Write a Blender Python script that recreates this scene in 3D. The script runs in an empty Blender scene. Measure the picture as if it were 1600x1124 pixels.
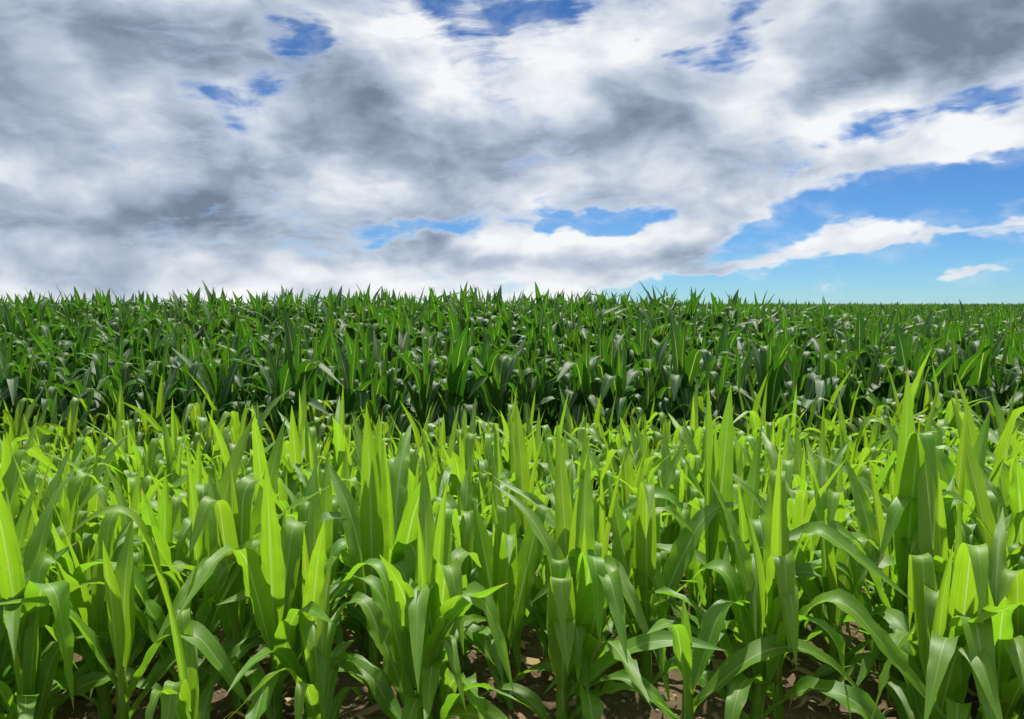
import bpy, math, random
import numpy as np
from mathutils import Vector, noise as mnoise

R = math.radians
random.seed(7)
rng = np.random.default_rng(7)
scene = bpy.context.scene
C = scene.collection

# ------------------------------------------------------------------ camera
EYE = 1.30
cam_d = bpy.data.cameras.new('camera')
cam = bpy.data.objects.new('camera', cam_d)
C.objects.link(cam)
cam_d.sensor_width = 36.0
cam_d.lens = 27.2
cam_d.clip_start = 0.05
cam_d.clip_end = 3000
cam.location = (0, 0, EYE)
PITCH = -4.12
cam.rotation_euler = (R(90 + PITCH), 0, 0)
scene.camera = cam

# ------------------------------------------------------------------ light
SUN_EL, SUN_AZ = 57.0, 12.0          # azimuth clockwise from the viewing direction (+Y)
sd = bpy.data.lights.new('sun', 'SUN')
sd.energy = 4.3
sd.angle = R(1.2)
sd.color = (1.0, 0.95, 0.86)
sun = bpy.data.objects.new('sun', sd)
C.objects.link(sun)
dirv = Vector((math.sin(R(SUN_AZ)) * math.cos(R(SUN_EL)), math.cos(R(SUN_AZ)) * math.cos(R(SUN_EL)), math.sin(R(SUN_EL))))
sun.rotation_euler = dirv.to_track_quat('Z', 'Y').to_euler()
sun.location = dirv * 50

scene.view_settings.view_transform = 'Standard'
scene.view_settings.look = 'None'
scene.view_settings.exposure = 0.68
scene.view_settings.gamma = 1.0
scene.cycles.max_bounces = 8
scene.cycles.diffuse_bounces = 5
scene.cycles.glossy_bounces = 2
scene.cycles.transmission_bounces = 4
scene.cycles.adaptive_threshold = 0.02
scene.cycles.use_denoising = True
EXPO = 2 ** scene.view_settings.exposure


def srgb(r, g, b):
    f = lambda c: (c / 255 / 12.92) if c / 255 <= 0.04045 else ((c / 255 + 0.055) / 1.055) ** 2.4
    return (f(r), f(g), f(b))


class NT:
    """small helper to wire nodes"""
    def __init__(s, tree):
        s.t = tree
        s.n = tree.nodes
        s.l = tree.links

    def node(s, typ, **kw):
        n = s.n.new(typ)
        for k, v in kw.items():
            setattr(n, k, v)
        return n

    def put(s, sock, v):
        if v is None:
            return
        if hasattr(v, 'is_output'):
            s.l.new(v, sock)
        else:
            sock.default_value = v

    def m(s, op, a, b=None, c=None, clamp=False):
        n = s.node('ShaderNodeMath', operation=op, use_clamp=clamp)
        for i, v in enumerate((a, b, c)):
            s.put(n.inputs[i], v)
        return n.outputs[0]

    def vm(s, op, a, b=None, scale=None):
        n = s.node('ShaderNodeVectorMath', operation=op)
        s.put(n.inputs[0], a)
        s.put(n.inputs[1], b)
        if scale is not None:
            s.put(n.inputs['Scale'], scale)
        return n.outputs[1] if op in ('DOT_PRODUCT', 'LENGTH') else n.outputs[0]

    def sm(s, v, a, b, o0=0.0, o1=1.0):
        n = s.node('ShaderNodeMapRange', interpolation_type='SMOOTHSTEP')
        for i, x in enumerate((v, a, b, o0, o1)):
            s.put(n.inputs[i], x)
        return n.outputs[0]

    def mix(s, f, a, b, blend='MIX'):
        n = s.node('ShaderNodeMix', data_type='RGBA', blend_type=blend)
        s.put(n.inputs[0], f)
        for k, v in ((6, a), (7, b)):
            if isinstance(v, tuple) and len(v) == 3:
                v = v + (1.0,)
            s.put(n.inputs[k], v)
        return n.outputs[2]

    def noise(s, vec, scale, detail=4, rough=0.5, dist=0.0, color=False):
        n = s.node('ShaderNodeTexNoise')
        s.put(n.inputs['Vector'], vec)
        n.inputs['Scale'].default_value = scale
        n.inputs['Detail'].default_value = detail
        n.inputs['Roughness'].default_value = rough
        n.inputs['Distortion'].default_value = dist
        return n.outputs['Color'] if color else n.outputs['Fac']

    def ramp(s, f, stops):
        n = s.node('ShaderNodeValToRGB')
        e = n.color_ramp.elements
        while len(e) < len(stops):
            e.new(0.5)
        for el, (p, c) in zip(e, stops):
            el.position = p
            el.color = tuple(c) + (1.0,)
        s.put(n.inputs[0], f)
        return n.outputs[0]

    def attr(s, name, out='Fac'):
        n = s.node('ShaderNodeAttribute', attribute_name=name)
        return n.outputs[out]


# ------------------------------------------------------------------ world: blue sky with broken cloud
def make_world():
    w = bpy.data.worlds.new('World')
    scene.world = w
    w.use_nodes = True
    t = NT(w.node_tree)
    t.n.clear()
    out = t.node('ShaderNodeOutputWorld')
    sky = t.node('ShaderNodeTexSky', sky_type='NISHITA', sun_disc=False)
    sky.sun_elevation = R(SUN_EL)
    sky.sun_rotation = R(SUN_AZ)
    sky.altitude = 200
    sky.air_density = 0.75
    sky.dust_density = 0.0
    sky.ozone_density = 4.0
    tc = t.node('ShaderNodeTexCoord')
    d = tc.outputs['Generated']
    sx = t.node('ShaderNodeSeparateXYZ')
    t.l.new(d, sx.inputs[0])
    X, Y, Z = sx.outputs
    az = t.m('ARCTAN2', X, Y)
    el = t.m('ARCSINE', Z)
    cb = t.node('ShaderNodeCombineXYZ')
    t.l.new(az, cb.inputs[0])
    t.l.new(el, cb.inputs[1])
    P0 = t.vm('SCALE', cb.outputs[0], scale=180 / math.pi)            # degrees
    # noise space: direction, flattened, tilted a little so that the streaks climb to the right
    mp = t.node('ShaderNodeMapping')
    t.l.new(d, mp.inputs[0])
    mp.inputs['Rotation'].default_value = (0, R(13), 0)
    mp.inputs['Scale'].default_value = (0.85, 1.0, 1.55)
    Q = mp.outputs[0]
    wn = t.noise(Q, 5.0, 3, 0.55, color=True)
    wv = t.vm('SUBTRACT', wn, (0.5, 0.5, 0.5))
    P = t.vm('ADD', P0, t.vm('MULTIPLY', wv, (6.0, 4.5, 0.0)))
    wn2 = t.noise(Q, 30.0, 2, 0.6, color=True)
    P = t.vm('ADD', P, t.vm('MULTIPLY', t.vm('SUBTRACT', wn2, (0.5, 0.5, 0.5)), (2.6, 1.8, 0.0)))

    F = 1209.0

    def angs(px, py):
        x, y = (px - 800) / F, -(py - 562) / F
        p = R(PITCH)
        v = Vector((x, math.cos(p) - y * math.sin(p), math.sin(p) + y * math.cos(p))).normalized()
        return math.degrees(math.atan2(v.x, v.y)), math.degrees(math.asin(v.z))

    ROTS = (-15, 0, 12)
    PR = {0: P}
    for rr in (-15, 12):
        c_, s_ = math.cos(R(rr)), math.sin(R(rr))
        cx = t.node('ShaderNodeCombineXYZ')
        t.l.new(t.vm('DOT_PRODUCT', P, (c_, s_, 0)), cx.inputs[0])
        t.l.new(t.vm('DOT_PRODUCT', P, (-s_, c_, 0)), cx.inputs[1])
        PR[rr] = cx.outputs[0]

    def blobs(lst, base):
        acc = base
        k = math.degrees(1 / F)
        for (px, py, rx, ry, rot, amp) in lst:
            a, e = angs(px, py)
            rr = min(ROTS, key=lambda q: abs(q - rot))
            c_, s_ = math.cos(R(rr)), math.sin(R(rr))
            a, e = a * c_ + e * s_, -a * s_ + e * c_
            n = t.node('ShaderNodeVectorMath', operation='MULTIPLY_ADD')
            t.l.new(PR[rr], n.inputs[0])
            ix, iy = 1 / (rx * k), 1 / (ry * k)
            n.inputs[1].default_value = (ix, iy, 0)
            n.inputs[2].default_value = (-a * ix, -e * iy, 0)
            g = t.node('ShaderNodeTexGradient', gradient_type='SPHERICAL')
            t.l.new(n.outputs[0], g.inputs[0])
            acc = t.m('MULTIPLY_ADD', g.outputs[1], amp, acc)
        return acc

    # where the blue shows (negative) and where cloud is sure (positive)
    holes = [
        (458, 80, 48, 40, 12, -1.45), (490, 56, 40, 30, 0, -1.1), (440, 40, 40, 20, 0, -0.8), (412, 150, 66, 40, 12, -1.5), (342, 165, 50, 32, 0, -1.3),
        (300, 142, 50, 26, 0, -1.2), (358, 208, 60, 34, 0, -1.1), (180, 243, 26, 16, 0, -1.3),
        (697, 8, 54, 44, 0, -1.4), (800, 22, 100, 42, 12, -1.3), (880, 5, 80, 34, 0, -0.9), (850, 20, 220, 60, 0, -0.15),
        (1140, 92, 64, 36, -10, -1.5), (1155, 24, 34, 70, 0, -1.0), (1075, 82, 50, 22, 0, -1.0), (1120, 60, 130, 100, 0, -0.15),
        (705, 354, 150, 20, 10, -1.35), (815, 345, 60, 34, 0, 1.5), (915, 338, 150, 27, 5, -2.0), (1015, 336, 120, 28, 0, -1.8), (620, 372, 90, 16, 10, -1.0),
        (1200, 360, 170, 46, 14, -1.8), (1420, 320, 330, 70, 12, -2.2), (1560, 300, 200, 80, 10, -2.0),
        (1450, 425, 420, 95, 0, -2.6), (1170, 436, 260, 46, 0, -1.9), (1040, 446, 130, 22, 0, -1.3), (1640, 400, 200, 130, 0, -2.0),
        (1345, 214, 80, 30, 10, -1.5), (1510, 186, 120, 36, 12, -1.9), (1210, 462, 300, 40, 0, -2.6), (1000, 468, 120, 20, 0, -1.0),
        # clouds set into the blue
        (1290, 386, 230, 58, 10, 1.9), (1390, 364, 150, 44, 14, 1.5), (1180, 406, 160, 32, 8, 1.7), (1590, 328, 100, 36, 16, 2.7), (1565, 415, 90, 36, 14, 3.1),
        (1290, 455, 60, 22, 10, 3.4), (1195, 428, 26, 12, 10, 1.8), (1500, 430, 50, 12, 12, 2.2), (880, 395, 330, 58, 0, 1.9), (1050, 382, 130, 50, 8, 1.9), (1455, 362, 130, 16, 12, 1.9), (1100, 425, 80, 16, 8, 1.3), (1400, 440, 40, 10, 12, 2.4), (1350, 455, 30, 8, 0, 2.2),
        (1420, 235, 200, 40, 16, 1.2), (1560, 215, 120, 36, 16, 1.2), (1100, 330, 120, 40, 20, 1.0), (300, 440, 500, 60, 0, 0.8),
        (620, 220, 300, 160, -15, 0.9), (1420, 50, 360, 120, 0, 1.0), (1000, 180, 260, 150, 0, 0.8), (150, 250, 400, 300, 0, 0.6),
    ]
    Qw = t.vm('ADD', Q, t.vm('SCALE', wv, scale=0.11))
    n1 = t.noise(Qw, 7.5, 8, 0.59)
    nd = t.m('SUBTRACT', n1, 0.5)
    cov = blobs(holes, 0.62)
    cov = t.m('MULTIPLY_ADD', nd, 2.6, cov)
    n3 = t.noise(Qw, 19.0, 5, 0.60)
    cov = t.m('MULTIPLY_ADD', t.m('SUBTRACT', n3, 0.5), 2.0, cov)
    mp4 = t.node('ShaderNodeMapping')
    t.l.new(Qw, mp4.inputs[0])
    mp4.inputs['Rotation'].default_value = (0, R(14), 0)
    mp4.inputs['Scale'].default_value = (0.55, 0.55, 2.2)
    n4 = t.noise(mp4.outputs[0], 42.0, 3, 0.6)
    cov = t.m('MULTIPLY_ADD', t.m('SUBTRACT', n4, 0.5), 1.5, cov)
    alpha = t.sm(cov, -0.66, 0.78)
    veil = t.m('MULTIPLY', t.sm(n3, 0.36, 0.72), t.sm(cov, -2.3, -0.4))
    alpha = t.m('MAXIMUM', alpha, t.m('MULTIPLY', veil, 0.30))

    # thickness: thick cloud is grey underneath, thin cloud and edges are white
    darks = [
        (630, 205, 240, 115, -18, 1.10), (700, 265, 180, 60, -10, 0.30), (520, 170, 120, 80, 0, 0.25),
        (1420, 40, 340, 115, 0, 1.08), (1560, 95, 160, 80, 10, 0.50), (1250, 62, 120, 40, 10, 0.20),
        (50, 130, 300, 200, 0, 0.62), (270, 50, 300, 120, 0, 0.45), (310, 318, 330, 80, -3, 0.72), (140, 405, 320, 44, 0, 0.45), (120, 250, 700, 330, 0, 0.15), (560, 390, 300, 30, 0, 0.30),
        (1020, 170, 140, 90, 12, 0.85), (905, 250, 200, 70, 0, 0.40), (1120, 290, 180, 60, 15, 0.40), (960, 290, 220, 60, 0, 0.25),
        (1290, 150, 100, 36, 12, 0.20), (1090, 330, 80, 30, 15, 0.25), (860, 400, 260, 30, 2, 0.25), (1300, 380, 220, 60, 10, -0.25), (1580, 330, 200, 120, 10, -0.2),
        (1170, 120, 150, 70, 0, -0.50), (990, 80, 200, 70, 0, -0.42), (700, 120, 150, 70, 0, -0.45), (1210, 50, 70, 60, 0, -0.5), (860, 170, 120, 90, 0, -0.30),
        (560, 290, 200, 30, -8, -0.42), (1330, 190, 200, 50, 12, -0.40), (230, 160, 120, 80, 0, -0.28), (90, 290, 160, 50, 0, -0.30), (640, 60, 150, 60, 0, -0.25),
        (880, 368, 300, 30, 0, -0.45), (850, 412, 280, 28, 0, 0.35), (400, 440, 600, 40, 0, 0.20), (1500, 230, 200, 40, 14, -0.4), (830, 280, 60, 30, 0, -0.2),
    ]
    sh = blobs([(a_, b_, c_, d_, e_, f_ * 0.80) for (a_, b_, c_, d_, e_, f_) in darks], 0.31)
    n2 = t.noise(t.vm('ADD', Qw, (0.012, 0.02, 0.065)), 7.5, 4, 0.5)       # the same cloud, a step towards the sun
    nS = t.noise(Qw, 7.5, 4, 0.5)
    lit = t.m('SUBTRACT', nS, n2)
    sh = t.m('MULTIPLY_ADD', lit, -2.7, sh)
    sh = t.m('MULTIPLY_ADD', nd, 0.40, sh)
    sh = t.m('MULTIPLY_ADD', t.m('SUBTRACT', n3, 0.5), 0.42, sh)
    sh = t.m('MULTIPLY', t.m('MULTIPLY_ADD', sh, 0.72, 0.045), t.sm(cov, -0.1, 1.0, 0.55, 1.0))
    k = 1 / EXPO
    S = lambda r, g, b: tuple(c * k for c in srgb(r, g, b))
    col = t.ramp(sh, [(0.0, S(246, 248, 250)), (0.2, S(224, 230, 238)), (0.45, S(189, 201, 217)), (0.75, S(150, 165, 186)), (1.0, S(120, 134, 154))])
    skyb = t.vm('SCALE', sky.outputs[0], scale=0.105)
    gm = t.node('ShaderNodeGamma')
    t.l.new(skyb, gm.inputs[0])
    gm.inputs[1].default_value = 1.15
    skyb = t.vm('MULTIPLY', gm.outputs[0], (0.285, 0.44, 0.56))
    mixc = t.mix(alpha, skyb, col)
    bg = t.node('ShaderNodeBackground')
    t.l.new(mixc, bg.inputs[0])
    bg.inputs[1].default_value = 1.0
    w.cycles.sampling_method = 'NONE'
    t.l.new(bg.outputs[0], out.inputs[0])


make_world()


# ------------------------------------------------------------------ materials
def new_mat(name):
    m = bpy.data.materials.new(name)
    m.use_nodes = True
    t = NT(m.node_tree)
    t.n.clear()
    return m, t, t.node('ShaderNodeOutputMaterial')


def leaf_material(name, stops, trans_gain, trans_mix, rough=0.42, spec=0.45):
    """maize leaf: pale midrib, fine parallel veins, waxy gloss, thin enough to let light through"""
    m, t, out = new_mat(name)
    uvn = t.node('ShaderNodeUVMap', uv_map='UVMap')
    s = t.node('ShaderNodeSeparateXYZ')
    t.l.new(uvn.outputs[0], s.inputs[0])
    u, v = s.outputs[0], s.outputs[1]
    tt = t.m('SUBTRACT', t.m('MULTIPLY', u, 2.0), 1.0)
    ab = t.m('ABSOLUTE', tt)
    age = t.attr('age')
    rnd = t.node('ShaderNodeObjectInfo').outputs['Random']
    lr = t.attr('leaf_random')
    mv = t.node('ShaderNodeMapping')
    t.l.new(uvn.outputs[0], mv.inputs[0])
    mv.inputs['Scale'].default_value = (26, 1.6, 1)
    off = t.node('ShaderNodeCombineXYZ')
    t.l.new(t.m('MULTIPLY', lr, 37.0), off.inputs[0])
    t.l.new(t.m('MULTIPLY', lr, 91.0), off.inputs[1])
    t.l.new(off.outputs[0], mv.inputs['Location'])
    streak = t.noise(mv.outputs[0], 1.0, 4, 0.6)
    mv2 = t.node('ShaderNodeMapping')
    t.l.new(uvn.outputs[0], mv2.inputs[0])
    mv2.inputs['Scale'].default_value = (2.2, 7, 1)
    t.l.new(off.outputs[0], mv2.inputs['Location'])
    blot = t.noise(mv2.outputs[0], 1.0, 3, 0.5)
    a = t.m('MULTIPLY_ADD', t.m('SUBTRACT', rnd, 0.5), 0.22, age)
    a = t.m('MULTIPLY_ADD', t.m('SUBTRACT', lr, 0.5), 0.22, a)
    a = t.m('MULTIPLY_ADD', t.m('SUBTRACT', blot, 0.5), 0.35, a)
    a = t.m('MULTIPLY_ADD', t.m('SUBTRACT', streak, 0.5), 0.45, a)
    base = t.ramp(a, stops)
    rib = t.m('MULTIPLY', t.sm(ab, 0.10, 0.035), t.sm(v, 1.0, 0.6))
    base = t.mix(t.m('MULTIPLY', rib, 0.58), base, (0.42, 0.55, 0.26))
    # flecks of insect and hail damage
    mv3 = t.node('ShaderNodeMapping')
    t.l.new(uvn.outputs[0], mv3.inputs[0])
    mv3.inputs['Scale'].default_value = (9, 30, 1)
    t.l.new(off.outputs[0], mv3.inputs['Location'])
    spot = t.m('MULTIPLY', t.sm(t.noise(mv3.outputs[0], 1.0, 2, 0.5), 0.70, 0.76), 0.7)
    base = t.mix(spot, base, (0.36, 0.36, 0.14))
    # dry tip and edge on some leaves
    tip = t.m('MULTIPLY', t.sm(t.m('MULTIPLY_ADD', streak, 0.06, v), 0.965, 1.01), t.sm(lr, 0.78, 0.9))
    base = t.mix(tip, base, (0.34, 0.24, 0.09))
    dead = t.attr('dead')
    base = t.mix(dead, base, t.mix(streak, (0.50, 0.30, 0.03), (0.30, 0.17, 0.05)))
    hsv = t.node('ShaderNodeHueSaturation')
    t.l.new(base, hsv.inputs['Color'])
    t.l.new(t.m('MULTIPLY_ADD', t.m('SUBTRACT', lr, 0.5), 0.022, 0.5), hsv.inputs['Hue'])
    base = hsv.outputs[0]
    vein = t.m('SINE', t.m('MULTIPLY', tt, 70.0))
    h = t.m('MULTIPLY_ADD', vein, 0.10, t.m('MULTIPLY', streak, 0.7))
    h = t.m('MULTIPLY_ADD', rib, 0.9, h)
    bump = t.node('ShaderNodeBump')
    bump.inputs['Strength'].default_value = 0.30
    bump.inputs['Distance'].default_value = 0.0022
    t.l.new(h, bump.inputs['Height'])
    pb = t.node('ShaderNodeBsdfPrincipled')
    t.l.new(base, pb.inputs['Base Color'])
    geo = t.node('ShaderNodeNewGeometry')
    back = geo.outputs['Backfacing']
    pb.inputs['Specular IOR Level'].default_value = spec
    t.l.new(t.m('MULTIPLY_ADD', back, 0.12, t.m('MULTIPLY_ADD', streak, 0.18, rough - 0.09)), pb.inputs['Roughness'])
    t.l.new(bump.outputs[0], pb.inputs['Normal'])
    tr = t.node('ShaderNodeBsdfTranslucent')
    tcol = t.vm('MULTIPLY', base, trans_gain)
    tcol = t.vm('SCALE', tcol, scale=t.m('MULTIPLY_ADD', vein, 0.07, t.m('MULTIPLY_ADD', t.m('SUBTRACT', streak, 0.5), 0.7, 0.97)))
    tcol = t.mix(t.m('MULTIPLY', rib, 0.5), tcol, t.vm('SCALE', tcol, scale=0.72))
    t.l.new(tcol, tr.inputs[0])
    t.l.new(bump.outputs[0], tr.inputs['Normal'])
    mx = t.node('ShaderNodeMixShader')
    mx.inputs[0].default_value = trans_mix
    t.l.new(pb.outputs[0], mx.inputs[1])
    t.l.new(tr.outputs[0], mx.inputs[2])
    t.l.new(mx.outputs[0], out.inputs[0])
    return m


M_YOUNG = leaf_material('young_maize_leaf',
                        [(0.0, (0.105, 0.250, 0.016)), (0.4, (0.135, 0.305, 0.017)), (0.75, (0.165, 0.345, 0.018)), (1.0, (0.215, 0.390, 0.020))],
                        (1.46, 1.36, 0.8), 0.54, rough=0.37, spec=0.62)
M_MID = leaf_material('mid_green_maize_leaf',  # mid-green leaf colour, more frequent towards the back and left of the near field
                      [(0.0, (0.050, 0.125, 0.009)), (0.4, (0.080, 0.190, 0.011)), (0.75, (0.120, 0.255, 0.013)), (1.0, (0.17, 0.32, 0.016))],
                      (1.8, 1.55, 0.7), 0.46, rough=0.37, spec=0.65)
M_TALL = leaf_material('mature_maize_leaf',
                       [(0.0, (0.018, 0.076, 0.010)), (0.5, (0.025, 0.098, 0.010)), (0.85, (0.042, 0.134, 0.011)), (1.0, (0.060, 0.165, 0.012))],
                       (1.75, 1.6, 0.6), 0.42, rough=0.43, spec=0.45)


def stalk_material():
    m, t, out = new_mat('maize_stalk')
    tc = t.node('ShaderNodeTexCoord')
    mp = t.node('ShaderNodeMapping')
    t.l.new(tc.outputs['Object'], mp.inputs[0])
    mp.inputs['Scale'].default_value = (120, 120, 6)
    n = t.noise(mp.outputs[0], 1.0, 3)
    z = t.node('ShaderNodeSeparateXYZ')
    t.l.new(tc.outputs['Object'], z.inputs[0])
    c = t.ramp(n, [(0.3, (0.16, 0.27, 0.03)), (0.7, (0.29, 0.40, 0.06))])
    c = t.mix(t.sm(z.outputs[2], 0.07, 0.0), c, (0.30, 0.25, 0.10))
    pb = t.node('ShaderNodeBsdfPrincipled')
    t.l.new(c, pb.inputs['Base Color'])
    pb.inputs['Roughness'].default_value = 0.45
    pb.inputs['Subsurface Weight'].default_value = 0.15
    pb.inputs['Subsurface Radius'].default_value = (0.01, 0.012, 0.004)
    b = t.node('ShaderNodeBump')
    b.inputs['Strength'].default_value = 0.25
    b.inputs['Distance'].default_value = 0.002
    t.l.new(n, b.inputs['Height'])
    t.l.new(b.outputs[0], pb.inputs['Normal'])
    t.l.new(pb.outputs[0], out.inputs[0])
    return m


M_STALK = stalk_material()


def soil_material():
    m, t, out = new_mat('stony_soil')
    tc = t.node('ShaderNodeTexCoord')
    o = tc.outputs['Object']
    n1 = t.noise(o, 2.2, 5, 0.6)
    n2 = t.noise(o, 28.0, 6, 0.65)
    n3 = t.noise(o, 140.0, 4, 0.6)
    f = t.m('MULTIPLY_ADD', n1, 0.5, t.m('MULTIPLY', n2, 0.5))
    c = t.ramp(f, [(0.30, (0.055, 0.038, 0.020)), (0.5, (0.115, 0.082, 0.043)), (0.72, (0.20, 0.15, 0.085))])
    c = t.mix(t.m('MULTIPLY', t.sm(n3, 0.58, 0.72), 0.55), c, (0.36, 0.29, 0.20))
    h = t.m('MULTIPLY_ADD', n3, 0.35, n2)
    b = t.node('ShaderNodeBump')
    b.inputs['Strength'].default_value = 0.9
    b.inputs['Distance'].default_value = 0.02
    t.l.new(h, b.inputs['Height'])
    pb = t.node('ShaderNodeBsdfPrincipled')
    t.l.new(c, pb.inputs['Base Color'])
    pb.inputs['Roughness'].default_value = 0.92
    pb.inputs['Specular IOR Level'].default_value = 0.2
    t.l.new(b.outputs[0], pb.inputs['Normal'])
    t.l.new(pb.outputs[0], out.inputs[0])
    return m


def pebble_material():
    m, t, out = new_mat('pebble')
    a = t.attr('leaf_random')
    tc = t.node('ShaderNodeTexCoord')
    n = t.noise(tc.outputs['Object'], 90.0, 4, 0.6)
    c = t.ramp(a, [(0.0, (0.12, 0.078, 0.045)), (0.55, (0.22, 0.155, 0.095)), (0.85, (0.32, 0.26, 0.19)), (1.0, (0.50, 0.45, 0.38))])
    c = t.mix(t.m('MULTIPLY', n, 0.5), c, (0.16, 0.10, 0.06))
    pb = t.node('ShaderNodeBsdfPrincipled')
    t.l.new(c, pb.inputs['Base Color'])
    pb.inputs['Roughness'].default_value = 0.85
    t.l.new(pb.outputs[0], out.inputs[0])
    return m


M_SOIL = soil_material()
M_PEB = pebble_material()


# ------------------------------------------------------------------ terrain
def sst(a, b, x):
    t = np.clip((x - a) / (b - a), 0, 1)
    return t * t * (3 - 2 * t)


NEAR_Y = [-60, 0, 1.6, 2.4, 3.2, 4.2, 5.2, 6.2, 7.0]
NEAR_G = [-1.25, -1.25, -1.25, -1.28, -1.35, -1.44, -1.53, -1.62, -1.72]
TALL = 1.28
LEFT_Y = [7.0, 8.0, 10.0, 12.5, 15.0, 17.5, 21.0, 30, 60, 700]
LEFT_G = [-1.72, -1.74, -1.60, -1.36, -1.15, -1.12, -1.26, -1.9, -4.2, -9.0]
RIGHT_Y = [7.0, 8.0, 10.0, 14.0, 20.0, 30.0, 50.0, 90.0, 160.0, 700]
RIGHT_G = [-1.72, -1.80, -1.78, -1.69, -1.60, -1.53, -1.47, -1.43, -1.42, -3.0]


def ground(x, y):
    """height of the field surface (world z)"""
    x = np.asarray(x, float)
    y = np.asarray(y, float)
    l = np.where(y < 7.0, np.interp(y, NEAR_Y, NEAR_G), np.interp(y, LEFT_Y, LEFT_G))
    r = np.where(y < 7.0, np.interp(y, NEAR_Y, NEAR_G), np.interp(y, RIGHT_Y, RIGHT_G))
    w = sst(1.5, 11.0, x)
    g = l * (1 - w) + r * w
    g = g - 0.10 * sst(-6.0, -12.0, x) * sst(8, 14, y)
    return g + EYE


def build_ground():
    def axis(parts):
        out = []
        for a, b, n in parts:
            out += list(np.linspace(a, b, n, endpoint=False))
        out.append(parts[-1][1])
        return np.array(out)
    xs = axis([(-900, -120, 10), (-120, -30, 14), (-30, -5, 26), (-5, 5, 330), (5, 30, 26), (30, 120, 20), (120, 900, 12)])
    ys = axis([(-400, -20, 8), (-20, 1.2, 16), (1.2, 6.4, 180), (6.4, 30, 60), (30, 160, 40), (160, 1500, 14)])
    XX, YY = np.meshgrid(xs, ys)
    ZZ = ground(XX, YY)
    nx, ny = len(xs), len(ys)
    Z = ZZ.ravel()
    X = XX.ravel()
    Y = YY.ravel()
    near = np.where((np.abs(X) < 5) & (Y > 1.2) & (Y < 6.4))[0]
    for i in near:
        p = Vector((X[i], Y[i], 0))
        n = mnoise.fractal(p * 9.0, 0.9, 2.1, 5)
        q = mnoise.noise(p * 2.0)
        Z[i] += 0.013 * n + 0.010 * q
    verts = np.stack([X, Y, Z], 1)
    idx = np.arange(nx * ny).reshape(ny, nx)
    f = np.stack([idx[:-1, :-1], idx[:-1, 1:], idx[1:, 1:], idx[1:, :-1]], -1).reshape(-1, 4)
    me = mesh_from('ground', verts, f)
    me.materials.append(M_SOIL)
    o = bpy.data.objects.new('ground', me)
    C.objects.link(o)
    o['kind'] = 'structure'
    return o


def mesh_from(name, v, f, uv=None, attrs=None, smooth=True):
    me = bpy.data.meshes.new(name)
    nf, k = f.shape
    me.vertices.add(len(v))
    me.vertices.foreach_set('co', np.ascontiguousarray(v, dtype=np.float32).ravel())
    me.loops.add(nf * k)
    me.loops.foreach_set('vertex_index', np.ascontiguousarray(f, dtype=np.int32).ravel())
    me.polygons.add(nf)
    me.polygons.foreach_set('loop_start', np.arange(0, nf * k, k, dtype=np.int32))
    me.polygons.foreach_set('use_smooth', np.full(nf, smooth, dtype=bool))
    if uv is not None:
        l = me.uv_layers.new(name='UVMap')
        l.data.foreach_set('uv', np.ascontiguousarray(uv[f.ravel()], dtype=np.float32).ravel())
    for an, av in (attrs or {}).items():
        a = me.attributes.new(an, 'FLOAT', 'POINT')
        a.data.foreach_set('value', np.ascontiguousarray(av, dtype=np.float32))
    me.update(calc_edges=True)
    return me


build_ground()


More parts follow.
